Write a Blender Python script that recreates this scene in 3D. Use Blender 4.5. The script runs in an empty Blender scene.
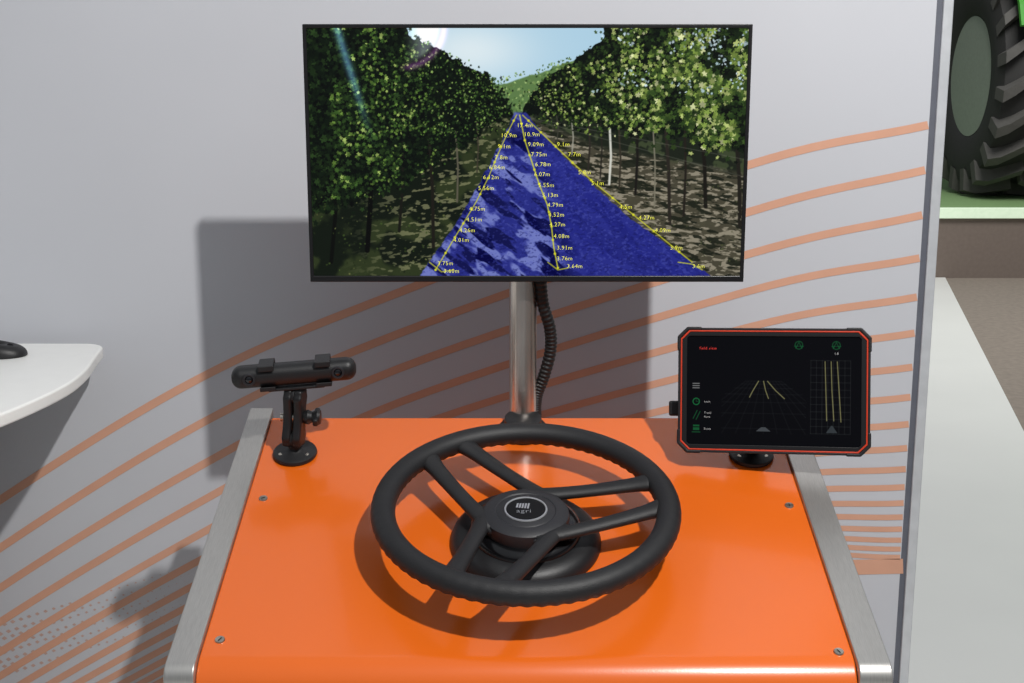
import bpy, bmesh, math, numpy as np
from mathutils import Matrix, Vector
from math import sin, cos, pi, radians, atan2, sqrt

scene = bpy.context.scene
scene.view_settings.view_transform = 'Standard'
scene.view_settings.look = 'None'

# ------------------------------------------------------------------ survey frame (metres, Z up)
TH = radians(11.8); F = 1300.0; CAMZ = 1.45
def ray(px, py):
    a = (px-512)/F; b = (341.5-py)/F
    return Vector((a, cos(TH)+b*sin(TH), -sin(TH)+b*cos(TH)))
WY = 2.22                       # face of the back wall
def on_wall(px, py):
    r = ray(px, py); return r*(WY/r.y)+Vector((0, 0, CAMZ))

# ------------------------------------------------------------------ materials
def lin(c):
    c = c/255.0
    return c/12.92 if c <= 0.04045 else ((c+0.055)/1.055)**2.4
def L3(c): return (lin(c[0]), lin(c[1]), lin(c[2]), 1)
def mat(name, col, rough=0.5, metal=0.0, var=0.06, scale=40, bump=0.0, bscale=200, coat=0.0, emit=None, es=0, spec=None, stretch=None, detail=3):
    m = bpy.data.materials.new(name); m.use_nodes = True
    nt = m.node_tree; b = nt.nodes['Principled BSDF']
    b.inputs['Roughness'].default_value = rough
    b.inputs['Metallic'].default_value = metal
    b.inputs['Coat Weight'].default_value = coat
    b.inputs['Coat Roughness'].default_value = 0.10
    if spec is not None: b.inputs['Specular IOR Level'].default_value = spec
    tc = nt.nodes.new('ShaderNodeTexCoord'); mp = nt.nodes.new('ShaderNodeMapping')
    nt.links.new(tc.outputs['Object'], mp.inputs['Vector'])
    if stretch: mp.inputs['Scale'].default_value = stretch
    n = nt.nodes.new('ShaderNodeTexNoise'); n.inputs['Scale'].default_value = scale; n.inputs['Detail'].default_value = detail
    nt.links.new(mp.outputs[0], n.inputs['Vector'])
    r = nt.nodes.new('ShaderNodeValToRGB')
    c = L3(col)
    r.color_ramp.elements[0].position = 0.3; r.color_ramp.elements[1].position = 0.7
    r.color_ramp.elements[0].color = (c[0]*(1-var), c[1]*(1-var), c[2]*(1-var), 1)
    r.color_ramp.elements[1].color = (min(1, c[0]*(1+var)), min(1, c[1]*(1+var)), min(1, c[2]*(1+var)), 1)
    nt.links.new(n.outputs[0], r.inputs[0]); nt.links.new(r.outputs[0], b.inputs['Base Color'])
    if bump > 0:
        n2 = nt.nodes.new('ShaderNodeTexNoise'); n2.inputs['Scale'].default_value = bscale
        nt.links.new(mp.outputs[0], n2.inputs['Vector'])
        bp = nt.nodes.new('ShaderNodeBump'); bp.inputs['Strength'].default_value = bump; bp.inputs['Distance'].default_value = 0.002
        nt.links.new(n2.outputs[0], bp.inputs['Height']); nt.links.new(bp.outputs[0], b.inputs['Normal'])
    if emit:
        b.inputs['Emission Color'].default_value = L3(emit); b.inputs['Emission Strength'].default_value = es
    return m
def mat_screen(name, strength):
    m = bpy.data.materials.new(name); m.use_nodes = True
    nt = m.node_tree; b = nt.nodes['Principled BSDF']
    b.inputs['Base Color'].default_value = (0.002, 0.002, 0.003, 1)
    b.inputs['Roughness'].default_value = 0.3; b.inputs['Specular IOR Level'].default_value = 0.06
    at = nt.nodes.new('ShaderNodeAttribute'); at.attribute_name = 'pix'
    nt.links.new(at.outputs['Color'], b.inputs['Emission Color'])
    b.inputs['Emission Strength'].default_value = strength
    return m

M_wall = mat('wall_laminate', (195, 197, 203), 0.55, var=0.015, scale=3)
M_stripe = mat('stripe_print', (212, 160, 134), 0.55, var=0.03, scale=20)
M_stripe2 = mat('dot_print', (196, 164, 152), 0.55, var=0.03, scale=20)
M_orange = mat('orange_powder_coat', (220, 100, 22), 0.26, var=0.02, scale=6, bump=0.02, bscale=400, coat=0.35)
M_steel = mat('brushed_steel', (190, 188, 184), 0.40, 0.85, var=0.10, scale=60, stretch=(30, 1, 1))
M_pole = mat('pole_steel', (222, 212, 203), 0.25, 0.95, var=0.04, scale=30)
M_screw = mat('screw_zinc', (190, 185, 175), 0.35, 1.0)
M_black = mat('black_plastic', (20, 20, 22), 0.45, bump=0.15, bscale=700)
M_rubber = mat('black_rubber', (24, 24, 26), 0.55, bump=0.2, bscale=600, var=0.12)
M_gloss = mat('gloss_black', (12, 12, 14), 0.2)
M_cable = mat('cable_sleeve', (14, 14, 16), 0.5)
M_bface = mat('badge_black', (14, 14, 16), 0.5, spec=0.2)
M_hub = mat('hub_plastic', (34, 34, 38), 0.5, bump=0.1, bscale=500)
M_bezel = mat('bezel_black', (17, 17, 19), 0.35)
M_white = mat('white_laminate', (238, 238, 235), 0.35, var=0.01)
M_trim = mat('aluminium_trim', (205, 208, 212), 0.4, 0.3)
M_seam = mat('seam_dark', (95, 98, 108), 0.5)
M_tabor = mat('tablet_orange_rim', (196, 56, 26), 0.45)
M_badge = mat('badge_silver', (205, 206, 208), 0.35, 0.7)
M_lens = mat('lens_glass', (8, 8, 14), 0.08, coat=0.6)

# ------------------------------------------------------------------ mesh helpers
def link(o):
    scene.collection.objects.link(o); return o
def obj_from(name, verts, faces, m=None, M=None, smooth=False):
    me = bpy.data.meshes.new(name); me.from_pydata([tuple(v) for v in verts], [], faces); me.update()
    bm = bmesh.new(); bm.from_mesh(me); bmesh.ops.recalc_face_normals(bm, faces=bm.faces); bm.to_mesh(me); bm.free()
    o = bpy.data.objects.new(name, me); link(o)
    if m: me.materials.append(m)
    if M is not None: o.matrix_world = M
    if smooth:
        for p in me.polygons: p.use_smooth = True
    return o
def bev(o, w, seg=3, ang=35):
    if w > 0:
        b = o.modifiers.new('bevel', 'BEVEL'); b.width = w; b.segments = seg; b.limit_method = 'ANGLE'; b.angle_limit = radians(ang)
        for p in o.data.polygons: p.use_smooth = True
        wn = o.modifiers.new('wn', 'WEIGHTED_NORMAL'); wn.keep_sharp = True
    return o
def T(x, y, z): return Matrix.Translation((x, y, z))
def RX(d): return Matrix.Rotation(radians(d), 4, 'X')
def RY(d): return Matrix.Rotation(radians(d), 4, 'Y')
def RZ(d): return Matrix.Rotation(radians(d), 4, 'Z')
def box(name, size, M, m, bevel=0.0, seg=3):
    x, y, z = size[0]/2, size[1]/2, size[2]/2
    v = [(-x,-y,-z),(x,-y,-z),(x,y,-z),(-x,y,-z),(-x,-y,z),(x,-y,z),(x,y,z),(-x,y,z)]
    f = [(0,3,2,1),(4,5,6,7),(0,1,5,4),(1,2,6,5),(2,3,7,6),(3,0,4,7)]
    return bev(obj_from(name, v, f, m, M), bevel, seg)
def lathe(name, prof, M, m, seg=64, smooth=True):
    v = []; f = []
    n = len(prof)
    for i in range(seg):
        a = 2*pi*i/seg
        for (r, z) in prof: v.append((r*cos(a), r*sin(a), z))
    for i in range(seg):
        j = (i+1) % seg
        for k in range(n-1):
            f.append((i*n+k, j*n+k, j*n+k+1, i*n+k+1))
    if prof[0][0] > 1e-6: f.append(tuple(i*n for i in range(seg)))
    if prof[-1][0] > 1e-6: f.append(tuple(i*n+n-1 for i in range(seg)))
    o = obj_from(name, v, f, m, M, smooth)
    bm = bmesh.new(); bm.from_mesh(o.data); bmesh.ops.remove_doubles(bm, verts=bm.verts, dist=1e-6)
    bmesh.ops.recalc_face_normals(bm, faces=bm.faces)
    for e in bm.edges:
        if len(e.link_faces) == 2 and e.calc_face_angle(0) > radians(38): e.smooth = False
    bm.to_mesh(o.data); bm.free()
    return o
def prism(name, outline, t, M, m, bevel=0.0, seg=3):
    n = len(outline)
    v = [(x, y, 0) for x, y in outline]+[(x, y, t) for x, y in outline]
    f = [tuple(range(n))[::-1], tuple(range(n, 2*n))]+[(i, (i+1) % n, n+(i+1) % n, n+i) for i in range(n)]
    return bev(obj_from(name, v, f, m, M), bevel, seg)
def sweep(name, pts, rad, m, seg=16, M=None, flat=1.0, up=None):
    pts = [Vector(p) for p in pts]; n = len(pts); v = []; f = []
    prev = Vector(up) if up else None
    for i, p in enumerate(pts):
        t = (pts[min(i+1, n-1)]-pts[max(i-1, 0)]).normalized()
        if prev is None: prev = t.orthogonal()
        nn = (prev-t*prev.dot(t)).normalized(); bb = t.cross(nn); prev = nn
        r = rad(i/(n-1)) if callable(rad) else rad
        for k in range(seg):
            a = 2*pi*k/seg; v.append(p+nn*(r*flat*cos(a))+bb*(r*sin(a)))
    for i in range(n-1):
        for k in range(seg):
            f.append((i*seg+k, i*seg+(k+1) % seg, (i+1)*seg+(k+1) % seg, (i+1)*seg+k))
    f.append(tuple(range(seg))); f.append(tuple(range((n-1)*seg, n*seg)))
    return obj_from(name, v, f, m, M, True)
def catmull(P, n=12):
    P = [Vector(p) for p in P]; out = []
    Q = [P[0]*2-P[1]]+P+[P[-1]*2-P[-2]]
    for i in range(1, len(Q)-2):
        for k in range(n):
            t = k/n
            a, b, c, d = Q[i-1], Q[i], Q[i+1], Q[i+2]
            out.append(0.5*((2*b)+(c-a)*t+(2*a-5*b+4*c-d)*t*t+(3*b-a-3*c+d)*t**3))
    out.append(P[-1]); return out
def sphere(name, r, M, m, seg=32, sc=(1, 1, 1)):
    prof = [(r*sin(pi*k/16), -r*cos(pi*k/16)) for k in range(17)]
    prof[0] = (0, -r); prof[-1] = (0, r)
    return lathe(name, prof, M @ Matrix.Diagonal((*sc, 1)), m, seg)
def group(name, parts, loc):
    e = bpy.data.objects.new(name, None); e.empty_display_size = 0.05; e.location = loc; link(e)
    inv = Matrix.Translation(-Vector(loc))
    for p in parts:
        p.parent = e; p.matrix_parent_inverse = inv
    return e
def text_mesh(name, items, mp, m, M):
    """items: (string, px, py, height_px) -> one mesh in local XY of M"""
    V = []; Fc = []
    for s, px, py, h in items:
        cu = bpy.data.curves.new('t', 'FONT'); cu.body = s; cu.size = 1.0; cu.resolution_u = 2; cu.offset = -0.012; cu.space_character = 1.1
        ob = bpy.data.objects.new('t', cu); link(ob)
        me = bpy.data.meshes.new_from_object(ob)
        x0, y0 = mp(px, py); x1, y1 = mp(px, py-h)
        s_ = (y1-y0)/0.7
        base = len(V)
        for v in me.vertices: V.append((x0+v.co.x*s_, y0+v.co.y*s_, 0))
        for p in me.polygons: Fc.append(tuple(base+i for i in p.vertices))
        bpy.data.objects.remove(ob); bpy.data.curves.remove(cu); bpy.data.meshes.remove(me)
    me = bpy.data.meshes.new(name); me.from_pydata(V, [], Fc); me.materials.append(m)
    o = bpy.data.objects.new(name, me); link(o); o.matrix_world = M
    return o

# ------------------------------------------------------------------ pixel pictures for displays (vertex colours)
rng = np.random.RandomState(7)
TAB = [rng.rand(256, 256) for _ in range(8)]
def noise1(x, y, s, k=0):
    t = TAB[k % 8]; c_, s_ = cos(0.6+k), sin(0.6+k)
    x, y = (x*c_-y*s_)/s+13.7*k+100, (x*s_+y*c_)/s+7.3*k+100
    xi = np.floor(x).astype(int); yi = np.floor(y).astype(int); fx = x-xi; fy = y-yi
    fx = fx*fx*(3-2*fx); fy = fy*fy*(3-2*fy)
    a = t[xi % 256, yi % 256]; b = t[(xi+1) % 256, yi % 256]; c = t[xi % 256, (yi+1) % 256]; d = t[(xi+1) % 256, (yi+1) % 256]
    return (a*(1-fx)+b*fx)*(1-fy)+(c*(1-fx)+d*fx)*fy
def noise(x, y, s, k=0):
    return 0.58*noise1(x, y, s, k)+0.27*noise1(x, y, s*0.53, k+1)+0.15*noise1(x, y, s*0.27, k+2)
def sm(e0, e1, x):
    t = np.clip((x-e0)/(e1-e0), 0, 1); return t*t*(3-2*t)
def over(img, col, a):
    col = np.array(col, float)
    if col.ndim == 1: col = col[None, None, :]
    img[:] = img*(1-a[..., None])+col*a[..., None]
def segd(X, Y, x0, y0, x1, y1):
    dx, dy = x1-x0, y1-y0; t = np.clip(((X-x0)*dx+(Y-y0)*dy)/(dx*dx+dy*dy+1e-9), 0, 1)
    return np.hypot(X-x0-t*dx, Y-y0-t*dy)
def pline(img, X, Y, pts, w, col, al=1.0):
    d = np.full(X.shape, 1e9)
    for (a, b) in zip(pts[:-1], pts[1:]): d = np.minimum(d, segd(X, Y, a[0], a[1], b[0], b[1]))
    over(img, col, al*np.clip(w/2+0.4-d, 0, 1))
def pix_mesh(name, nu, nv, w, h, img, m, M):
    """grid in local XY, centred, image row 0 = top"""
    us = np.linspace(-w/2, w/2, nu); vs = np.linspace(h/2, -h/2, nv)
    gx, gy = np.meshgrid(us, vs)
    co = np.stack([gx, gy, np.zeros_like(gx)], -1).reshape(-1, 3)
    idx = np.arange(nu*nv).reshape(nv, nu)
    q = np.stack([idx[1:, :-1], idx[1:, 1:], idx[:-1, 1:], idx[:-1, :-1]], -1).reshape(-1, 4)
    me = bpy.data.meshes.new(name); me.vertices.add(len(co)); me.vertices.foreach_set('co', co.ravel().astype(np.float32))
    me.loops.add(q.size); me.loops.foreach_set('vertex_index', q.ravel().astype(np.int32))
    me.polygons.add(len(q)); me.polygons.foreach_set('loop_start', (np.arange(len(q))*4).astype(np.int32))
    me.update(calc_edges=True)
    c = np.clip(img/255.0, 0, 1); c = np.where(c <= 0.04045, c/12.92, ((c+0.055)/1.055)**2.4)
    rgba = np.concatenate([c, np.ones(c.shape[:2]+(1,))], -1).reshape(-1, 4).astype(np.float32)
    at = me.color_attributes.new('pix', 'FLOAT_COLOR', 'POINT'); at.data.foreach_set('color', rgba.ravel())
    me.materials.append(m)
    o = bpy.data.objects.new(name, me); link(o); o.matrix_world = M
    return o

# ================================================================== ROOM SHELL
floor = obj_from('floor', [(-4, -3, 0), (14, -3, 0), (14, 22, 0), (-4, 22, 0)], [(0, 1, 2, 3)],
                 mat('floor_carpet', (126, 116, 106), 0.9, var=0.12, scale=30, bump=0.3, bscale=90))
walk = prism('floor_walkway', [(-3.9, -2.9), (0.95, -2.9), (1.33, 2.0), (2.08, 5.08), (3.08, 9.14), (-3.9, 9.14)], 0.006, T(0, 0, 0.0),
             mat('walkway_vinyl', (220, 220, 216), 0.35, var=0.02, scale=2))
XR = 0.703
wall = box('wall_back', (XR+3.0, 0.06, 3.2), T((XR-3.0)/2, WY+0.03, 1.6+0.006), M_wall)
t1 = box('trim_1', (0.010, 0.06, 3.2), T(XR+0.005, WY+0.03, 1.606), M_seam)
t2 = box('trim_2', (0.017, 0.07, 3.2), T(XR+0.0185, WY+0.03, 1.606), M_trim, 0.002)
far = box('wall_far', (20, 0.1, 6), T(5, 20, 3), mat('hall_wall', (70, 74, 70), 0.8))

# printed stripes on the wall
def ribbon(pts, w, V, Fc):
    P = catmull([(p[0], p[1], 0) for p in pts], 10)
    base = len(V)
    for i, p in enumerate(P):
        t = (P[min(i+1, len(P)-1)]-P[max(i-1, 0)]).normalized(); n = Vector((-t.y, t.x, 0))
        for s in (-1, 1):
            q = p+n*(s*w/2); a = on_wall(q.x, q.y); V.append((a.x, WY-0.0006, a.z))
    for i in range(len(P)-1):
        Fc.append((base+2*i, base+2*i+1, base+2*i+3, base+2*i+2))
V = []; Fc = []
yr = [125, 170, 215, 258, 297, 333, 367, 397, 424, 448, 469, 487, 503, 517, 529, 540, 549, 557]
ym = [166, 213, 255, 292, 328, 361, 391, 418, 442, 463, 481, 497, 511, 523, 534, 543, 551, 558]
y4 = [292, 333, 368, 402, 432, 459, 483, 503, 521, 537, 551, 563, 574, 584, 593, 601, 608, 614]
y2 = [378, 424, 466, 502, 534, 560, 582, 600, 616, 630, 642, 652, 661, 669, 676, 682, 688, 693]
y0 = [500, 548, 588, 622, 652, 676, 697, 714, 729, 742, 754, 765, 775, 784, 792, 799, 805, 811]
for i in range(18):
    w = 8.2-0.2*i
    rx = 936-(yr[i]/683)*44
    ribbon([(-160, y0[i]+(y0[i]-y2[i])*0.95), (0, y0[i]), (200, y2[i]), (400, y4[i]), (745, ym[i]), (rx, yr[i])], w, V, Fc)
ribbon([(650, 572), (903, 566)], 15, V, Fc)
st = obj_from('printed_stripes', V, Fc, M_stripe)
V = []; Fc = []
for r in range(8):
    for c in range(26):
        px = -20+c*8.2+(r % 2)*4.1; py = 640-c*2.6+r*7-8
        s = 3.2*(1-c/30)
        b = len(V)
        for dx, dy in ((-s, 0), (0, -s*.7), (s, 0), (0, s*.7)):
            a = on_wall(px+dx, py+dy); V.append((a.x, WY-0.0004, a.z))
        Fc.append((b, b+1, b+2, b+3))
dots = obj_from('printed_dots', V, Fc, M_stripe2)
for o in (st, dots):
    o.parent = wall; o.matrix_parent_inverse = Matrix.Translation(-Vector(((XR-3.0)/2, WY+0.03, 1.606)))

# ================================================================== CONSOLE
AL = 16.96; TA = math.tan(radians(AL))
PY, PZ = 1.629, 0.835
def zc(y): return PZ+TA*(y-PY)
def CF(x, y, h=0.0, rz=0):       # frame sitting on the sloping deck
    return T(x, y, zc(y)) @ RX(AL) @ T(0, 0, h) @ RZ(rz)
def prof(off, yb, yf, rad):
    pts = [(yb, 0.006)]
    pts.append((yb, zc(yb)+off/cos(radians(AL))))
    z1 = zc(yf)+off/cos(radians(AL))
    a1 = 90+AL
    cx = yf-rad*cos(radians(a1)); cz = z1-rad*sin(radians(a1))
    for k in range(13):
        a = radians(a1+(180-a1)*k/12); pts.append((cx+rad*cos(a), cz+rad*sin(a)))
    pts.append((cx-rad, 0.006))
    return pts
def xprism(name, pts, x0, x1, m, bevel):
    n = len(pts)
    v = [(x0, y, z) for y, z in pts]+[(x1, y, z) for y, z in pts]
    f = [tuple(range(n)), tuple(range(n, 2*n))[::-1]]+[(i, (i+1) % n, n+(i+1) % n, n+i) for i in range(n)]
    return bev(obj_from(name, v, f, m), bevel, 2)
parts = []
parts.append(xprism('orange_cover', prof(0, 1.932, 1.428, 0.045), -0.3695, 0.4035, M_orange, 0.003))
parts.append(xprism('side_rail_left', prof(0.005, 1.950, 1.41, 0.02), -0.405, -0.3695, M_steel, 0.002))
parts.append(xprism('side_rail_right', prof(0.005, 1.950, 1.41, 0.02), 0.4035, 0.4425, M_steel, 0.002))
k = 0
for (x, y) in ((-0.3465, 1.728), (-0.350, 1.452), (0.383, 1.712), (0.387, 1.432)):
    k += 1
    parts.append(lathe('screw_%d' % k, [(0, 0.0015), (0.0035, 0.0015), (0.0055, 0.002), (0.0062, 0.001), (0.0062, -0.001)], CF(x, y), M_screw, 24))
    parts.append(box('screw_slot_%d' % k, (0.006, 0.001, 0.0006), CF(x, y, 0.0019, 30*k), M_black))
group('control_console', parts, (0.018, 1.68, 0.006))

# ================================================================== STEERING WHEEL
parts = []
CW = CF(0.018, 1.634, 0.0)
parts.append(lathe('column_base', [(0, 0.022), (0.078, 0.022), (0.090, 0.019), (0.097, 0.012), (0.100, 0.004), (0.100, 0.0005)], CW, M_black))
parts.append(lathe('column_collar', [(0, 0.034), (0.062, 0.034), (0.069, 0.031), (0.073, 0.027), (0.074, 0.021)], CW, M_gloss))
WF = CF(0.018, 1.632, 0.061) @ RX(-2.4)       # wheel plane frame
v = []; f = []; NA = 720; NB = 24; R = 0.1855; r0 = 0.0160
for i in range(NA):
    a = 2*pi*i/NA
    for j in range(NB):
        b = 2*pi*j/NB
        g = max(0, -sin(b)*0.9)+max(0, cos(b)*0.15)
        r = r0+0.0009*g*cos(72*a)
        v.append(((R+r*cos(b))*cos(a), (R+r*cos(b))*sin(a), r*0.95*sin(b)))
for i in range(NA):
    for j in range(NB):
        i2 = (i+1) % NA; j2 = (j+1) % NB
        f.append((i*NB+j, i2*NB+j, i2*NB+j2, i*NB+j2))
parts.append(obj_from('rim', v, f, M_rubber, WF, True))
n = 0
for phi in (129, 9, 249):
    for s in (-1, 1):
        n += 1
        a = radians(phi); e = Vector((cos(a), sin(a), 0)); t = Vector((-sin(a), cos(a), 0))
        ar = radians(phi+s*9.5); p1 = Vector((cos(ar), sin(ar), 0))*0.184
        p0 = e*0.004+t*(s*0.050)+Vector((0, 0, -0.018))
        pts = [p0.lerp(p1, k/14)+Vector((0, 0, -0.003*sin(pi*k/14))) for k in range(15)]
        parts.append(sweep('spoke_%d' % n, pts, lambda q: 0.0135-0.0022*sin(pi*min(1, q*1.1))+(0.004*max(0, q-0.85)/0.15), M_rubber, 18, WF, 0.62, (0, 0, 1)))
tri = []
for c_ in (69, 189, 309):
    for k_ in range(-3, 4):
        a = radians(c_+k_*8); tri.append((0.062*cos(a), 0.062*sin(a)))
parts.append(prism('spoke_web', tri, 0.012, WF @ T(0, 0, -0.025), M_rubber, 0.005))
parts.append(lathe('hub', [(0, -0.033), (0.050, -0.033), (0.0560, -0.030), (0.0575, -0.018), (0.0565, -0.011), (0.051, -0.0075), (0.040, -0.0065), (0.0385, -0.0075), (0.037, -0.0065), (0, -0.0055)], WF, M_hub))
WB = WF @ T(0, 0, -0.020)
parts.append(lathe('badge_ring', [(0.0255, 0.0142), (0.0262, 0.0158), (0.0278, 0.0158), (0.0284, 0.0142)], WB, M_badge))
parts.append(lathe('badge_face', [(0, 0.0152), (0.0255, 0.0150), (0.0256, 0.013)], WB, M_bface))
for k_ in range(5):
    parts.append(prism('emblem_bar_%d' % (k_+1), [(-0.013+k_*0.0036, 0.003-0.0006*k_), (-0.0106+k_*0.0036, 0.003-0.0006*k_), (-0.0090+k_*0.0036, 0.0125), (-0.0114+k_*0.0036, 0.0125)], 0.0003, WB @ T(0, 0, 0.0152), M_badge))
parts.append(text_mesh('emblem_text', [('agri', 0, 0, 1), ], lambda x, y: (-0.0125, -0.009) if y == 0 else (0, 0.0010-0.0015), M_badge, WB @ T(0, 0, 0.01545)))
group('steering_wheel', parts, CW.translation)

# ================================================================== POLE + MONITOR
parts = []
PX, PYY = 0.0165, 1.909
parts.append(lathe('pole_tube', [(0, zc(PYY)+0.010), (0.0205, zc(PYY)+0.010), (0.0205, 1.30), (0, 1.30)], T(PX, PYY, 0), M_pole, 48))
parts.append(lathe('pole_foot', [(0, 0.0), (0.037, 0.0), (0.037, 0.006), (0.034, 0.010), (0.0285, 0.012), (0.0275, 0.024), (0.0215, 0.027)], CF(PX, PYY-0.017, 0.001), M_black, 48))
MY = 1.860
tl = ray(302, 24); br = ray(741, 282)
mt = CAMZ+tl.z/tl.y*MY; mb = CAMZ+br.z/br.y*MY
d_t = MY/tl.y; mxl = (302-512)/F*d_t; mxr = (753-512)/F*d_t
MW = mxr-mxl; MH = mt-mb; mcx = (mxl+mxr)/2; mcz = (mt+mb)/2
FR = T(mcx, MY, mcz) @ RX(90)     # local x right, y up, z toward viewer
BZ = 0.0055; BB = 0.009
SW = MW-2*BZ; SH = MH-BZ-BB; scy = (BB-BZ)/2
def frame_mesh(name, w, h, iw, ih, icy, d0, d1, m, M, bevel):
    o = [(-w/2,-h/2),(w/2,-h/2),(w/2,h/2),(-w/2,h/2)]; i_ = [(-iw/2,icy-ih/2),(iw/2,icy-ih/2),(iw/2,icy+ih/2),(-iw/2,icy+ih/2)]
    v = [(x,y,d1) for x,y in o]+[(x,y,d1) for x,y in i_]+[(x,y,d0) for x,y in o]+[(x,y,d0) for x,y in i_]
    f = []
    for k in range(4):
        j = (k+1) % 4
        f += [(k, j, 4+j, 4+k), (8+k, 12+k, 12+j, 8+j), (k, 8+k, 8+j, j), (4+k, 4+j, 12+j, 12+k)]
    return bev(obj_from(name, v, f, m, M), bevel, 2)
parts2 = [frame_mesh('bezel', MW, MH, SW, SH, scy, -0.012, 0.0, M_bezel, FR, 0.0012)]
parts2.append(box('back_shell', (MW-0.004, MH-0.004, 0.008), FR @ T(0, 0, -0.010), M_bezel, 0.003))
parts2.append(box('rear_housing', (0.30, 0.22, 0.006), FR @ T(0, 0, -0.0165), M_bezel, 0.002))   # back at MY+0.0195
parts.append(box('vesa_bracket', (0.10, 0.008, 0.10), T(PX, MY+0.0195+0.0043, 1.24), M_black, 0.002))
cpts = [(0.042, 1.898, 1.150), (0.046, 1.906, 1.11), (0.057, 1.914, 1.07), (0.058, 1.918, 1.035), (0.049, 1.917, 0.998), (0.039, 1.917, 0.970), (0.036, 1.917, 0.952), (0.036, 1.917, zc(1.917)+0.010)]
parts.append(sweep('cable_conduit', catmull(cpts, 40), lambda q: 0.0090+0.0005*cos(q*pi*2*40), M_cable, 14))
group('support_pole', parts, (PX, PYY, zc(PYY)))

# vineyard picture -------------------------------------------------------------
NU, NV = 900, 508
uu, vv = np.meshgrid(np.linspace(0, 1, NU), np.linspace(0, 1, NV))
Y = 28+vv*(276-28); xl = 306+(Y-24)/258*7; xr = 749-(Y-24)/258*12; X = xl+uu*(xr-xl)
img = np.zeros((NV, NU, 3))
over(img, (172, 206, 226), np.ones_like(X))
over(img, (218, 232, 238), np.exp(-((X-470)/60)**2-((Y-50)/30)**2))
n5 = noise(X, Y, 5, 1); n2 = noise(X, Y, 2.6, 2); n9 = noise(X, Y, 9, 3); n20 = noise(X, Y, 22, 4)
def pix(x, y):
    v_ = (y-28)/248.0; a = 306+(y-24)/258*7; b = 749-(y-24)/258*12
    return (x-a)/(b-a)*(NU-1), v_*(NV-1)
PXS = (NU-1)/440.0
def splat(xs, ys, sz, cols, ang, asp):
    for x, y, s, c, a, q in zip(xs, ys, sz, cols, ang, asp):
        u, v = pix(x, y); s = s*PXS; r = int(s*1.3)+2
        u0, v0 = int(u)-r, int(v)-r; u1, v1 = u0+2*r+1, v0+2*r+1
        if u1 <= 0 or v1 <= 0 or u0 >= NU or v0 >= NV: continue
        u0c, v0c, u1c, v1c = max(u0, 0), max(v0, 0), min(u1, NU), min(v1, NV)
        gy, gx = np.mgrid[v0c:v1c, u0c:u1c]
        dx = gx-u; dy = gy-v; ca, sa = cos(a), sin(a)
        p = (dx*ca+dy*sa); w = (-dx*sa+dy*ca)/q
        th = np.arctan2(w, p); rad = s*(0.78+0.22*np.cos(5*th))
        al = np.clip(rad-np.hypot(p, w)+0.5, 0, 1)[..., None]*0.94
        img[v0c:v1c, u0c:u1c] = img[v0c:v1c, u0c:u1c]*(1-al)+np.array(c)*al
R2 = np.random.RandomState(21)
def leaves(N, inside, size, pal, wts):
    xs = R2.uniform(306, 750, N); ys = R2.uniform(26, 276, N)
    k = inside(xs, ys); xs, ys = xs[k], ys[k]; n = len(xs)
    ci = R2.choice(len(pal), n, p=np.array(wts)/sum(wts)); cols = np.array(pal, float)[ci]*R2.uniform(0.75, 1.2, (n, 1))
    o = R2.permutation(n)
    splat(xs[o], ys[o], (size(xs, ys)*R2.uniform(0.6, 1.3, n))[o], cols[o], R2.uniform(0, pi, n), R2.uniform(0.5, 0.95, n))
# distant trees
hill = sm(-1, 1, Y-(79+7*noise(X, Y*0, 14, 6)-np.clip(X-500, 0, 110)*0.30))
over(img, (92, 122, 72), hill)
HS = lambda x, y: (x > 470)*(x < 615)*(y > 76-np.clip(x-500, 0, 110)*.28)*(y < 118)
leaves(11000, HS, lambda x, y: 1.4+0*x, [(70, 100, 50), (118, 148, 84), (152, 176, 112), (48, 72, 36)], [3, 4, 2.5, 1.5])
over(img, (44, 48, 30), sm(-2, 2, Y-112))
LBx, LBy = [300, 400, 460, 500, 515], [216, 182, 146, 121, 113]
RBx, RBy = [515, 540, 600, 680, 760], [111, 116, 124, 134, 148]
EY = [20, 28, 45, 60, 75, 90, 105, 118]
lxv = [384, 400, 430, 464, 490, 503, 509, 513]
EY2 = [20, 28, 42, 52, 62, 75, 90, 105, 118]; rxv = [608, 606, 602, 588, 570, 548, 532, 525, 522]
lx = np.interp(Y, EY, lxv); rx = np.interp(Y, EY2, rxv)
edge = (n9-0.5)*30
lb = np.interp(X, LBx, LBy)+(n9-.5)*20; rb = np.interp(X, RBx, RBy)+(n9-.5)*24
ML = sm(-1, 1, lx-X+edge*0.8); MR = sm(-1, 1, X-rx+edge*0.6)
over(img, (10, 17, 10), np.clip(ML+MR, 0, 1)*(Y < 300))
# under-canopy zones
uL = sm(-2, 2, Y-lb)*(X < 515)
over(img, (17, 24, 15), uL)
over(img, (56, 66, 36), uL*sm(0.50, 0.66, n20)*0.7)
over(img, (134, 134, 98), uL*sm(0.56, 0.66, noise(X+Y*.4, Y*2.2, 6, 6))*0.7*sm(330, 420, X+0*Y))
uR = sm(-2, 2, Y-rb)*(X > 522)
over(img, (28, 34, 24), uR)
over(img, (78, 90, 58), uR*sm(0.54, 0.66, noise(X, Y, 9, 2))*0.6)
gR = uR*sm(-4, 4, Y-np.interp(X, [520, 600, 745], [113, 146, 172]))
over(img, (74, 70, 56), gR*0.9)
over(img, (156, 148, 130), gR*sm(0.51, 0.62, noise(X*0.8+Y*.5, Y*2.4-X*.3, 5.0, 4))*0.8)
over(img, (26, 30, 20), gR*sm(0.52, 0.59, noise(X*0.45+Y*.6, Y*2.0-X*.5, 6, 2))*0.9)
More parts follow.
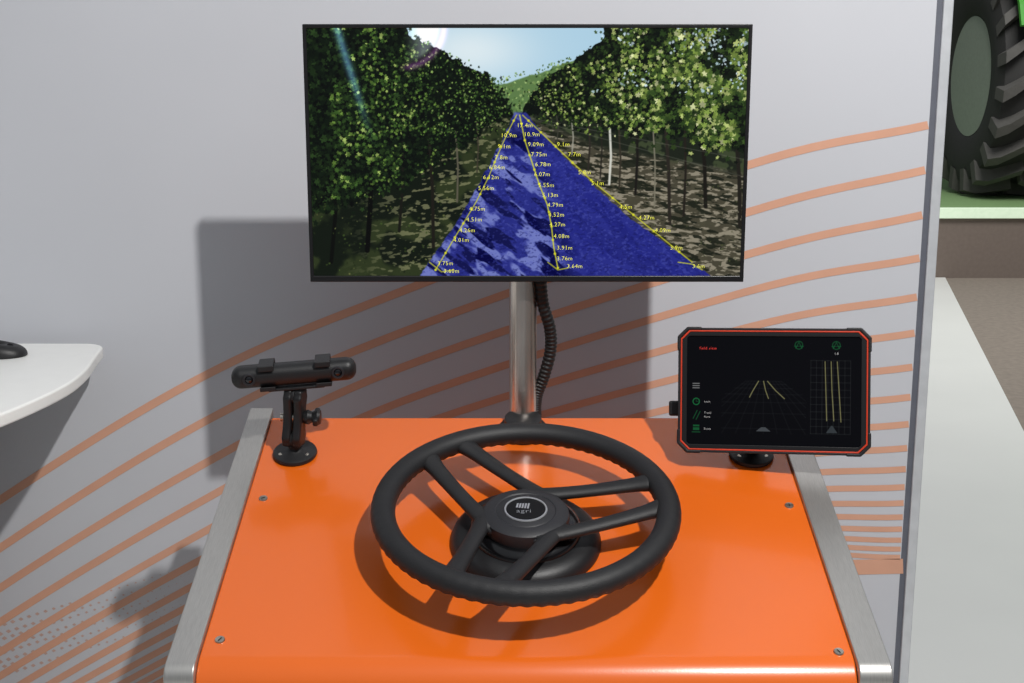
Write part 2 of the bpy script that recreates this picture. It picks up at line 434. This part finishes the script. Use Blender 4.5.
# trunks / posts
for (x0, y0_, x1, y1, w, c) in ((428, 130, 432, 246, 3.5, (28, 26, 20)), (402, 140, 398, 230, 3, (24, 24, 18)), (455, 130, 456, 200, 2.0, (90, 86, 72)), (370, 150, 366, 250, 5, (8, 9, 7)), (336, 160, 330, 262, 4, (10, 12, 8)),
        (476, 120, 476, 170, 1.6, (60, 56, 44)), (664, 112, 668, 222, 3.5, (40, 36, 30)), (609, 126, 608, 182, 2.4, (205, 205, 195)), (636, 118, 634, 192, 2.6, (26, 24, 20)), (588, 118, 587, 168, 2, (44, 40, 34)),
        (571, 118, 571, 152, 1.5, (150, 148, 135)), (700, 122, 704, 205, 3.8, (26, 24, 18)), (735, 130, 738, 225, 4, (32, 30, 24)), (556, 114, 556, 140, 1.3, (60, 60, 50)), (618, 126, 618, 186, 2.0, (50, 46, 36)), (652, 120, 653, 205, 1.6, (120, 116, 100)), (684, 124, 682, 214, 2.4, (34, 30, 24)), (600, 118, 599, 176, 1.6, (36, 34, 28))):
    pline(img, X, Y, [(x0, y0_), ((x0+x1)/2+1.5, (y0_+y1)/2), (x1, y1)], w, c)
for yy in (0, 9):
    pline(img, X, Y, [(530, 116+yy*.1), (748, 158+yy*2)], 0.6, (110, 110, 100), 0.6)
# foliage, leaf by leaf
def inL(x, y): return (x < np.interp(y, EY, lxv)+R2.normal(0, 5, len(x)))*(y < np.interp(x, LBx, LBy)+R2.normal(0, 7, len(x)))
def inR(x, y): return (x > np.interp(y, EY2, rxv)+R2.normal(0, 5, len(x)))*(y < np.interp(x, RBx, RBy)+R2.normal(0, 8, len(x)))
clump = lambda x, y, s, k: noise(np.asarray(x), np.asarray(y), s, k)
leaves(16000, inL, lambda x, y: 1.6+np.clip(480-x, 0, 200)/90, [(14, 24, 13), (22, 36, 17), (8, 12, 8), (36, 56, 26)], [4, 3, 3, 1.5])
leaves(9000, lambda x, y: inL(x, y)*(clump(x, y, 24, 3) > 0.48)*(x > 330), lambda x, y: 1.1+np.clip(480-x, 0, 200)/110, [(54, 82, 34), (94, 124, 52), (36, 56, 24), (150, 172, 92)], [4, 3, 4, 1.2])
leaves(5000, lambda x, y: inL(x, y)*(x > 420)*(y < 135), lambda x, y: 1.2+0*x, [(92, 126, 56), (130, 158, 86), (56, 84, 36)], [3, 2, 3])
leaves(16000, inR, lambda x, y: 1.3+np.clip(x-520, 0, 230)/80, [(20, 31, 15), (34, 52, 22), (10, 14, 9), (54, 76, 32)], [4, 3, 3, 2])
leaves(14000, lambda x, y: inR(x, y)*(clump(x, y, 26, 5) > 0.42), lambda x, y: 1.0+np.clip(x-520, 0, 230)/85, [(74, 98, 42), (118, 140, 64), (44, 64, 28), (166, 178, 108), (206, 210, 158)], [4, 4, 4, 2.2, 1.1])
leaves(5000, lambda x, y: inR(x, y)*(x > 590)*(y < 92)*(clump(x, y, 18, 6) > 0.57), lambda x, y: 1.5+0*x, [(196, 214, 222), (160, 184, 190)], [1, 1])
leaves(2600, lambda x, y: (x < 470)*(y > 195)*(clump(x, y, 14, 2) > 0.52), lambda x, y: 1.2+0*x, [(56, 72, 34), (96, 102, 60), (36, 46, 24)], [3, 1.6, 4])
leaves(2600, lambda x, y: (x > 640)*(y > 165)*(clump(x, y, 14, 2) > 0.52), lambda x, y: 1.1+0*x, [(66, 72, 44), (124, 120, 98), (36, 42, 26)], [3, 1.8, 3])
# blue path
pl = np.interp(Y, [110, 125, 160, 215, 276], [514, 508, 490, 460, 418]); pr = np.interp(Y, [110, 125, 160, 215, 276], [526, 536, 568, 626, 708])
mp_ = sm(-1, 1, X-pl+(n5-.5)*4)*sm(-1, 1, pr-X+(n5-.5)*4)*sm(109, 112, Y)
midl = np.interp(Y, [110, 160, 200, 276], [520, 532, 546, 562])
over(img, (38, 44, 128), mp_)
dep = np.clip((Y-105)/70, 0.30, 1.6)
def diag(k, s, st, ang=38):
    ca, sa = cos(radians(ang)), sin(radians(ang)); x = X-520; y = Y-110
    return noise((x*ca+y*sa)*st/1.0, (-x*sa+y*ca), s, k)
over(img, (112, 122, 190), mp_*sm(0.46, 0.58, diag(1, 9, 0.45))*(0.85*sm(14, -12, X-midl)+0.12))
over(img, (18, 22, 84), mp_*sm(0.50, 0.57, diag(6, 8, 0.28))*sm(112, 140, Y)*(0.9*sm(18, -15, X-midl-10)+0.32))
over(img, (28, 32, 128), mp_*sm(-5, 20, X-midl)*0.40)
over(img, (78, 86, 174), mp_*sm(0.58, 0.70, noise(X, Y*1.6, 2.6, 4))*0.4)
over(img, (16, 18, 80), mp_*sm(0.60, 0.70, noise(X, Y*1.6, 2.6, 2))*0.4)
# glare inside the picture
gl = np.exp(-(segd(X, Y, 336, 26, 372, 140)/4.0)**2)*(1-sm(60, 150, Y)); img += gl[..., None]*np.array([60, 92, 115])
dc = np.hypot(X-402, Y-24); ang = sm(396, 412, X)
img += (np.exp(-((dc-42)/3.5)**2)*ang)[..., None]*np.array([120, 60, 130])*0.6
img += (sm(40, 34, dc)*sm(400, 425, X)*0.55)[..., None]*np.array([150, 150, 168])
img = np.clip(img, 0, 255)
# yellow guide lines
YL = (220, 220, 44)
LL = [(516, 113), (507, 130), (497, 152), (487, 176), (475, 200), (462, 222), (449, 244), (434, 270)]
MM = [(519, 113), (524, 138), (531, 160), (538, 182), (546, 203), (550, 225), (552, 246), (556, 268)]
RR = [(522, 113), (540, 130), (563, 152), (590, 178), (622, 205), (652, 230), (690, 262)]
for P, w in ((LL, 1.0), (MM, 1.2), (RR, 1.0)):
    pline(img, X, Y, P, w, YL)
    C = catmull([(a, b, 0) for a, b in P], 3)
    for c in C[1::2]:
        over(img, YL, np.clip(1.7-np.hypot(X-c.x, Y-c.y), 0, 1)*0.95)
pline(img, X, Y, [(428, 262), (440, 272), (452, 270)], 1.0, YL); pline(img, X, Y, [(546, 262), (556, 270), (566, 268)], 1.0, YL); pline(img, X, Y, [(676, 262), (690, 264), (700, 270)], 1.0, YL)
M_scr = mat_screen('display_panel', 1.0)
parts2.append(pix_mesh('screen', NU, NV, SW, SH, img, M_scr, FR @ T(0, scy, -0.0015)))
def mon_map(px, py):
    v_ = (py-28)/248.0; a = 306+(py-24)/258*7; b = 749-(py-24)/258*12; u_ = (px-a)/(b-a)
    return ((u_-0.5)*SW, scy+(0.5-v_)*SH)
M_ytext = mat('label_yellow', (200, 200, 60), 0.5, emit=(212, 212, 70), es=0.8)
lab = [('10.9m', 523, 134), ('9.09m', 527, 144), ('7.75m', 530, 154), ('6.78m', 534, 164), ('6.07m', 533, 174), ('5.55m', 537, 185), ('5.13m', 541, 195), ('4.79m', 546, 205), ('4.52m', 547, 215), ('4.27m', 548, 225), ('4.08m', 552, 237), ('3.91m', 555, 249), ('3.76m', 555, 260), ('3.64m', 565, 268),
       ('4.01m', 452, 241), ('4.26m', 458, 231), ('4.51m', 465, 220), ('4.75m', 468, 209), ('5.56m', 477, 188), ('6.12m', 482, 177), ('6.84m', 488, 167), ('7.8m', 494, 157), ('9.1m', 497, 146), ('10.9m', 500, 135), ('3.75m', 436, 265), ('3.60m', 442, 273),
       ('4.27m', 637, 218), ('4.09m', 653, 231), ('4.5m', 618, 207), ('3.9m', 668, 249), ('5.1m', 590, 183), ('5.8m', 577, 172), ('7.7m', 567, 154), ('9.1m', 556, 144), ('17.4m', 516, 125), ('3.6m', 690, 268)]
parts2.append(text_mesh('distance_labels', [(s, x, y, 4.2) for s, x, y in lab], mon_map, M_ytext, FR @ T(0, 0, -0.0009)))
group('monitor', parts2, (mcx, MY, mcz))

# ================================================================== BALL MOUNT (shared design)
def ball_mount(prefix, x, y, top, knob=1):
    """base disc on deck, ball, double-socket arm up to 'top' (world Vector)"""
    P = []
    P.append(lathe(prefix+'base_disc', [(0, 0.001), (0.0315, 0.001), (0.0325, 0.003), (0.0315, 0.0065), (0.027, 0.0085), (0.014, 0.010), (0.009, 0.014), (0.008, 0.02), (0, 0.02)], CF(x, y), M_black, 48))
    for k_ in range(3):
        a = radians(90+120*k_)
        P.append(lathe(prefix+'base_screw_%d' % (k_+1), [(0, 0.0092), (0.003, 0.0092), (0.004, 0.008)], CF(x, y) @ T(0.022*cos(a), 0.022*sin(a), 0), M_screw, 16))
    b0 = CF(x, y, 0.028).translation
    P.append(sphere(prefix+'ball_low', 0.0128, T(*b0), M_rubber)); P.append(sphere(prefix+'ball_high', 0.0128, T(*top), M_rubber))
    d = top-b0; Lh = d.length; q = d.to_track_quat('Z', 'X').to_matrix().to_4x4()
    A = T(*b0) @ q
    N = 14
    prof_ = []
    for k_ in range(N+1):
        t = -0.010+(Lh+0.020)*k_/N; s = abs(2*(t/Lh)-1)
        prof_.append((t, 0.0115+0.0055*min(1, s)**2 if 0 <= t <= Lh else 0.0130))
    out = [(w, t) for t, w in prof_]+[(-w, t) for t, w in reversed(prof_)]
    for i_, sx in enumerate((-1, 1)):
        Mx = A @ T(0.0012 if sx > 0 else -0.0142, 0, 0) @ Matrix(((0, 0, 1, 0), (1, 0, 0, 0), (0, 1, 0, 0), (0, 0, 0, 1)))
        P.append(prism(prefix+'arm_shell_%d' % (i_+1), out, 0.013, Mx, M_black, 0.004))
    mid = b0+d*0.5
    Kx = T(*mid) @ RY(90 if knob > 0 else -90)
    P.append(lathe(prefix+'bolt', [(0, -0.02), (0.006, -0.02), (0.006, 0.022), (0, 0.022)], Kx, M_screw, 20))
    P.append(lathe(prefix+'knob', [(0, 0.014), (0.009, 0.014), (0.011, 0.020), (0.008, 0.026), (0.012, 0.034), (0.010, 0.038), (0, 0.038)], Kx, M_black, 24))
    P.append(box(prefix+'knob_wing', (0.012, 0.034, 0.008), Kx @ T(0, 0, 0.032) @ RZ(20), M_black, 0.003))
    return P

# ---- stereo camera bar
bx, by = -0.318, 1.833
dev = Vector((-0.3135, 1.822, 1.0235))
P = ball_mount('', bx, by, dev+Vector((0, 0.002, -0.034)))
BF = T(*dev) @ RZ(6) @ RY(-3.5) @ RX(4)
P.append(box('camera_body', (0.178, 0.034, 0.032), BF, M_black, 0.014, 6))
for i_, sx in enumerate((-0.063, 0.063)):
    LF = BF @ T(sx, -0.0165, 0) @ RX(90)
    P.append(lathe('lens_ring_%d' % (i_+1), [(0.0058, 0), (0.0062, 0.0028), (0.0084, 0.0028), (0.0094, 0)], LF, M_hub, 32))
    P.append(sphere('lens_%d' % (i_+1), 0.0058, LF, M_lens, 24, (1, 1, 0.5)))
for i_, sx in enumerate((-0.038, 0.042)):
    P.append(box('strap_top_%d' % (i_+1), (0.022, 0.040, 0.003), BF @ T(sx, 0, 0.0175), M_black, 0.001))
    P.append(box('strap_bottom_%d' % (i_+1), (0.022, 0.040, 0.003), BF @ T(sx, 0, -0.0175), M_black, 0.001))
    P.append(box('strap_front_%d' % (i_+1), (0.022, 0.0025, 0.008), BF @ T(sx, -0.0190, 0.0145), M_black, 0.001))
    P.append(box('strap_foot_%d' % (i_+1), (0.022, 0.0025, 0.006), BF @ T(sx, -0.0190, -0.0155), M_black, 0.001))
    P.append(box('strap_back_%d' % (i_+1), (0.022, 0.003, 0.035), BF @ T(sx, 0.0190, 0.0), M_black, 0.001))
P.append(box('mount_plate', (0.080, 0.028, 0.004), BF @ T(0.002, 0.002, -0.0205), M_black, 0.001))
group('stereo_camera', P, (bx, by, zc(by)))

# ---- tablet
tc_ = ray(773, 391)*1.84+Vector((0, 0, CAMZ))
TW, THh = 0.268, 0.179
TF = T(*tc_) @ RZ(-11) @ RX(90-12) @ RZ(1.8)
P = ball_mount('', 0.350, 1.829, tc_+Vector((0.0, 0.055, -0.03)), -1)
def oct_(w, h, c): return [(-w/2+c, -h/2), (w/2-c, -h/2), (w/2, -h/2+c), (w/2, h/2-c), (w/2-c, h/2), (-w/2+c, h/2), (-w/2, h/2-c), (-w/2, -h/2+c)]
def ring(name, o1, o2, z0, z1, m, M, bevel):
    n = len(o1); v = [(x, y, z1) for x, y in o1]+[(x, y, z1) for x, y in o2]+[(x, y, z0) for x, y in o1]+[(x, y, z0) for x, y in o2]; f = []
    for k_ in range(n):
        j = (k_+1) % n; f += [(k_, j, n+j, n+k_), (2*n+k_, 3*n+k_, 3*n+j, 2*n+j), (k_, 2*n+k_, 2*n+j, j), (n+k_, n+j, 3*n+j, 3*n+k_)]
    return bev(obj_from(name, v, f, m, M), bevel, 2)
P.append(prism('tablet_body', oct_(TW-0.002, THh-0.002, 0.013), 0.016, TF @ T(0, 0, -0.020), M_black, 0.003))
P.append(ring('outer_guard', oct_(TW-0.001, THh-0.001, 0.013), oct_(TW-0.008, THh-0.008, 0.012), -0.006, 0.0012, M_black, TF, 0.0008))
P.append(ring('orange_rim', oct_(TW-0.008, THh-0.008, 0.012), oct_(TW-0.0122, THh-0.0122, 0.0113), -0.006, 0.0018, M_tabor, TF, 0.0006))
P.append(ring('inner_bezel', oct_(TW-0.0122, THh-0.0122, 0.0113), oct_(TW-0.026, THh-0.024, 0.003), -0.006, 0.0008, M_bezel, TF, 0.0004))
for i_, (sx, sy) in enumerate(((-1, -1), (1, -1), (1, 1), (-1, 1))):
    P.append(prism('corner_bumper_%d' % (i_+1), [(-0.012, 0.0018), (-0.032, 0.0018), (-0.032, -0.003), (-0.0145, -0.003), (-0.003, -0.0145), (-0.003, -0.032), (0.0018, -0.032), (0.0018, -0.012)],
        0.0225, TF @ T(sx*TW/2-sx*0.001, sy*THh/2-sy*0.001, -0.020) @ Matrix.Diagonal((sx, sy, 1, 1)), M_black, 0.0015))
P.append(box('back_cradle', (0.09, 0.07, 0.014), TF @ T(0, -0.01, -0.027), M_black, 0.003))
P.append(box('side_latch', (0.022, 0.022, 0.012), TF @ T(-TW/2-0.003, -0.028, -0.026), M_black, 0.003))
P.append(box('latch_bar', (0.12, 0.016, 0.008), TF @ T(-TW/2+0.055, -0.028, -0.026), M_black, 0.002))
sw_, sh_ = TW-0.025, THh-0.023
NU2, NV2 = 520, 324
uu, vv = np.meshgrid(np.linspace(0, 1, NU2), np.linspace(0, 1, NV2))
X = 686+uu*(861-686); Y = 336+vv*(445-336)
im = np.zeros((NV2, NU2, 3)); over(im, (4, 5, 7), np.ones_like(X))
G = (46, 50, 53)
for k_ in range(-6, 7):
    x0 = 764+k_*3.0; x1 = 764+k_*14
    if x1 < 722 or x1 > 806:
        tcl = (42/abs(k_)-3.0)/(11.0); x1 = x0+(x1-x0)*tcl; yb_ = 381+52*tcl
    else: yb_ = 433
    pline(im, X, Y, [(x0, 381), (x1, yb_)], 0.4, G, 0.6)
for yy in (381, 384, 388, 394, 402, 413, 428): 
    hw = min(42, 18+(yy-381)*1.6); pline(im, X, Y, [(764-hw, yy), (764+hw, yy)], 0.4, G, 0.6)
for k_ in range(8): pline(im, X, Y, [(811+k_*5.6, 360), (811+k_*5.6, 432)], 0.4, (60, 64, 64), 0.8)
for k_ in range(11): pline(im, X, Y, [(811, 360+k_*7.2), (850, 360+k_*7.2)], 0.4, (60, 64, 64), 0.8)
YT = (188, 182, 120)
for P_ in ([(759, 381), (753, 391), (750, 397)], [(764, 381), (766, 390), (769, 398)], [(768, 381), (776, 390), (785, 398)],
           [(825, 361), (826, 390), (827, 419)], [(831, 361), (832, 390), (834, 419)], [(837, 361), (839, 390), (841, 420)]):
    pline(im, X, Y, P_, 0.8, YT)
tri = (Y > 426.5)*(Y < 430.5)*(np.abs(X-764) < (Y-425)*1.3); over(im, (70, 74, 78), tri*1.0)
tri = (Y > 424)*(Y < 431)*(np.abs(X-832) < (Y-423)*0.7); over(im, (60, 66, 70), tri*0.9)
GR = (24, 112, 60)
for cx in (799, 836):
    over(im, GR, (np.abs(np.hypot(X-cx, Y-345)-3.8) < 0.5)*0.6)
    pline(im, X, Y, [(cx-3, 348), (cx, 342), (cx+3, 348)], 0.7, GR); pline(im, X, Y, [(cx-4.5, 346), (cx+4.5, 346)], 0.6, GR)
for k_ in range(3): pline(im, X, Y, [(692.5, 384+k_*2.2), (699, 384+k_*2.2)], 0.8, (190, 190, 190))
over(im, GR, (np.abs(np.hypot(X-696, Y-402)-3.2) < 0.5)*0.9); pline(im, X, Y, [(696, 400), (696, 402), (698, 402)], 0.6, GR)
pline(im, X, Y, [(693, 419), (697, 411)], 0.8, GR); pline(im, X, Y, [(696, 420), (700, 412)], 0.8, GR)
over(im, GR, ((np.abs(X-696) < 3.2)*(np.abs(Y-428) < 2.8)*(np.abs(Y-427.5) > 0.5))*0.75); pline(im, X, Y, [(692, 432.5), (700, 432.5)], 0.8, GR)
P.append(pix_mesh('tablet_screen', NU2, NV2, sw_, sh_, im, mat_screen('tablet_panel', 0.8), TF @ T(0, 0, -0.001)))
def tab_map(px, py): return ((px-686)/175.0*sw_-sw_/2, sh_/2-(py-336)/109.0*sh_)
P.append(text_mesh('status_text', [('field view', 699, 350, 2.8)], tab_map, mat('label_red', (180, 40, 32), 0.5, emit=(195, 42, 34), es=0.7), TF @ T(0, 0, -0.0004)))
P.append(text_mesh('menu_labels', [('km/h', 704, 403, 2.0), ('Track', 704, 414, 2.0), ('Auto', 704, 418, 2.0), ('Rows', 704, 430, 2.0), ('1.8', 834, 354, 2.2)], tab_map, mat('label_white', (150, 150, 150), 0.5, emit=(175, 175, 175), es=0.5), TF @ T(0, 0, -0.0004)))
group('rugged_tablet', P, tc_)

# ================================================================== WHITE COUNTER + MOUSE
CZ = 0.990
out = [(-1.9, 2.195), (-0.74, 2.188)]
for k_ in range(1, 9):
    a = radians(90-80*k_/8); out.append((-0.735+0.042*cos(a), 2.146+0.042*sin(a)))
for q in catmull([(-0.686, 2.10, 0), (-0.668, 1.98, 0), (-0.668, 1.87, 0), (-0.698, 1.72, 0), (-0.76, 1.55, 0), (-0.85, 1.36, 0)], 8): out.append((q.x, q.y))
for k_ in range(1, 9):
    a = radians(-20-70*k_/8); out.append((-0.97+0.12*cos(a), 1.32+0.12*sin(a)))
out += [(-1.9, 1.20)]
P = [prism('counter_top', out[::-1], 0.020, T(0, 0, CZ-0.020), M_white, 0.004)]
inn = [(-1.8, 2.10), (-0.98, 2.10), (-0.90, 2.02), (-0.88, 1.80), (-0.95, 1.50), (-1.05, 1.36), (-1.8, 1.34)]
P.append(prism('pedestal', inn[::-1], CZ-0.020-0.006, T(0, 0, 0.006), M_white, 0.01))
group('white_counter', P, (-1.3, 1.7, 0.006))
v = []; f = []; nu, nv = 24, 12
for i in range(nv+1):
    t = (i/nv)*pi/2
    for j in range(nu):
        a = 2*pi*j/nu
        sx = abs(cos(a))**0.8*(1 if cos(a) >= 0 else -1); sy = abs(sin(a))**0.8*(1 if sin(a) >= 0 else -1)
        v.append((0.052*sx*cos(t)**0.5 if t < pi/2-1e-6 else 0, 0.031*sy*cos(t)**0.5 if t < pi/2-1e-6 else 0, 0.025*sin(t)*(1-0.25*sx)))
for i in range(nv):
    for j in range(nu):
        f.append((i*nu+j, i*nu+(j+1) % nu, (i+1)*nu+(j+1) % nu, (i+1)*nu+j))
f.append(tuple(range(nu)))
ms = obj_from('mouse_shell', v, f, M_black, T(-0.850, 2.085, CZ+0.0005) @ RZ(8), True)
wl = lathe('scroll_wheel', [(0, -0.003), (0.006, -0.003), (0.006, 0.003), (0, 0.003)], T(-0.823, 2.088, CZ+0.0155) @ RX(90), M_hub, 20)
group('computer_mouse', [ms, wl], (-0.850, 2.085, CZ))

# ================================================================== PLATFORM + TRACTOR
M_plat = mat('platform_side', (112, 100, 92), 0.8)
P = [box('deck', (11, 8, 0.44), T(6.5, 9.15+4, 0.22), M_plat),
     box('deck_top', (11, 8, 0.06), T(6.5, 9.15+4, 0.47), mat('deck_green', (120, 150, 100), 0.6)),
     box('edge_light', (11, 0.03, 0.075), T(6.5, 9.135, 0.465), mat('edge_glow', (205, 222, 198), 0.4, emit=(205, 224, 194), es=0.35), 0.004)]
group('display_platform', P, (6.5, 13, 0))
M_tyre = mat('tyre_rubber', (36, 35, 34), 0.75, bump=0.3, bscale=60)
M_lug = mat('tyre_lug', (72, 70, 67), 0.75)
M_rim = mat('wheel_rim', (140, 148, 136), 0.5)
M_green = mat('tractor_green', (60, 140, 40), 0.4, coat=0.3)
def tractor_wheel(pre, c, R_, W, side):
    """axle along X; side=-1 -> outer face toward -X"""
    A = T(*c) @ RY(90*side)
    rr = R_*0.50; Pp = []
    pf = [(rr, -W*0.42), (rr*1.08, -W*0.47), (R_*0.76, -W*0.52), (R_*0.87, -W*0.48), (R_*0.905, -W*0.36), (R_*0.915, 0), (R_*0.905, W*0.36), (R_*0.87, W*0.48), (R_*0.76, W*0.52), (rr*1.08, W*0.47), (rr, W*0.42), (rr, -W*0.42)]
    Pp.append(lathe(pre+'tyre', pf, A, M_tyre, 72))
    Pp.append(lathe(pre+'rim', [(rr*1.0, W*0.43), (rr*0.93, W*0.40), (rr*0.88, W*0.20), (rr*0.80, W*0.05), (rr*0.35, W*0.10), (rr*0.32, W*0.22), (0.0, W*0.22)], A, M_rim, 64))
    NL = 20; V = []; Fc = []
    for k_ in range(NL):
        for s in (-1, 1):
            a0 = 2*pi*(k_+(0.5 if s > 0 else 0))/NL
            sec = []
            for q in range(5):
                t = q/4; zz = s*W*(0.02+0.51*t); aa = a0+0.24*(1-t)
                wa = 0.040+0.020*t
                top = R_ if t < 0.8 else R_*0.985
                if q == 4: top = R_*0.965
                lo = R_*0.88 if t < 0.9 else R_*0.78
                sec.append([(lo*cos(aa-wa), lo*sin(aa-wa), zz), (top*cos(aa-wa*.8), top*sin(aa-wa*.8), zz), (top*cos(aa+wa*.8), top*sin(aa+wa*.8), zz), (lo*cos(aa+wa), lo*sin(aa+wa), zz)])
            b = len(V)
            for x in sec: V += x
            for q in range(4):
                for e in range(4):
                    Fc.append((b+q*4+e, b+q*4+(e+1) % 4, b+(q+1)*4+(e+1) % 4, b+(q+1)*4+e))
            Fc.append((b, b+1, b+2, b+3)); Fc.append((b+16, b+17, b+18, b+19))
    Pp.append(obj_from(pre+'lugs', V, Fc, M_lug, A))
    for k_ in range(8):
        a = 2*pi*k_/8
        Pp.append(lathe(pre+'nut_%d' % k_, [(0, W*0.13), (0.02, W*0.13), (0.02, W*0.05)], A @ T(rr*.55*cos(a), rr*.55*sin(a), 0), M_rim, 6, False))
    return Pp
RT = 0.90; zt = 0.5+RT
P = tractor_wheel('rear_left_', (3.75, 10.15, zt), RT, 0.56, -1)+tractor_wheel('rear_right_', (5.75, 10.15, zt), RT, 0.56, 1)
P += tractor_wheel('front_left_', (3.95, 12.7, 0.5+0.62), 0.62, 0.42, -1)+tractor_wheel('front_right_', (5.6, 12.7, 0.5+0.62), 0.62, 0.42, 1)
P.append(box('chassis', (0.6, 3.6, 0.5), T(4.77, 11.6, 1.35), M_tyre, 0.05))
P.append(box('rear_axle', (1.6, 0.3, 0.3), T(4.77, 10.15, zt), M_tyre, 0.04))
P.append(box('front_axle', (1.4, 0.2, 0.2), T(4.77, 12.7, 1.12), M_tyre, 0.04))
P.append(box('hood', (0.85, 1.9, 0.75), T(4.77, 12.5, 1.95), M_green, 0.12))
P.append(box('cab_base', (1.3, 1.3, 0.5), T(4.77, 10.7, 1.85), M_green, 0.06))
P.append(box('cab_glass', (1.3, 1.3, 1.0), T(4.77, 10.7, 2.6), mat('cab_glass', (40, 50, 52), 0.1), 0.04))
P.append(box('cab_roof', (1.5, 1.6, 0.18), T(4.77, 10.7, 3.19), M_green, 0.06))
for i_, xx in enumerate((3.80, 5.73)):
    V = []; Fc = []
    for k_ in range(17):
        a = radians(20+140*k_/16)
        for dx in (-0.30, 0.30):
            for rr in (RT+0.10, RT+0.13): V.append((xx+dx, 10.15+rr*cos(a), zt+rr*sin(a)))
    for k_ in range(16):
        b = k_*4; Fc += [(b, b+2, b+6, b+4), (b+1, b+5, b+7, b+3), (b, b+4, b+5, b+1), (b+2, b+3, b+7, b+6)]
    Fc += [(0, 1, 3, 2), (64, 66, 67, 65)]
    P.append(obj_from('fender_%d' % (i_+1), V, Fc, M_green))
group('tractor', P, (4.77, 11.5, 0.5))

# ================================================================== LIGHTS
def spot(name, loc, tgt, e, size, ang, col=(1, 1, 1), blend=0.4):
    l = bpy.data.lights.new(name, 'SPOT'); l.energy = e; l.shadow_soft_size = size; l.spot_size = radians(ang); l.spot_blend = blend; l.color = col
    o = bpy.data.objects.new(name, l); link(o); o.location = loc
    o.rotation_euler = (Vector(tgt)-Vector(loc)).to_track_quat('-Z', 'Y').to_euler(); return o
spot('ceiling_spotlight', (0.74, 0.38, 2.85), (-0.05, 1.9, 0.9), 232, 0.03, 110, (1.0, 0.98, 0.95))
def area(name, loc, tgt, e, sx, sy, col=(1, 1, 1)):
    l = bpy.data.lights.new(name, 'AREA'); l.energy = e; l.shape = 'RECTANGLE'; l.size = sx; l.size_y = sy; l.color = col
    o = bpy.data.objects.new(name, l); link(o); o.location = loc
    o.rotation_euler = (Vector(tgt)-Vector(loc)).to_track_quat('-Z', 'Y').to_euler(); return o
area('tractor_fill', (3.0, 6.0, 5.0), (3.9, 9.8, 0.8), 280, 2, 2, (1.0, 1.0, 0.97))  # unseen fill lamp, added in front to brighten the tractor tyre and lugs

w = bpy.data.worlds.new('hall_ambient'); scene.world = w; w.use_nodes = True
nt = w.node_tree; bg = nt.nodes['Background']
tc = nt.nodes.new('ShaderNodeTexCoord'); sp = nt.nodes.new('ShaderNodeSeparateXYZ'); rp = nt.nodes.new('ShaderNodeValToRGB')
nt.links.new(tc.outputs['Generated'], sp.inputs[0]); 
mr = nt.nodes.new('ShaderNodeMapRange'); mr.inputs['From Min'].default_value = -1; mr.inputs['From Max'].default_value = 1
nt.links.new(sp.outputs['Z'], mr.inputs['Value']); nt.links.new(mr.outputs[0], rp.inputs[0])
rp.color_ramp.elements[0].position = 0.35; rp.color_ramp.elements[0].color = (0.098, 0.102, 0.107, 1)
rp.color_ramp.elements[1].position = 0.85; rp.color_ramp.elements[1].color = (0.51, 0.54, 0.58, 1)
nt.links.new(rp.outputs[0], bg.inputs['Color']); bg.inputs['Strength'].default_value = 0.72

# ================================================================== CAMERA
cam = bpy.data.cameras.new('camera'); co = bpy.data.objects.new('camera', cam); link(co)
cam.sensor_width = 36; cam.lens = F/1024*36; cam.clip_end = 100
co.location = (0, 0, CAMZ); co.rotation_euler = (radians(90)-TH, 0, 0)
scene.camera = co
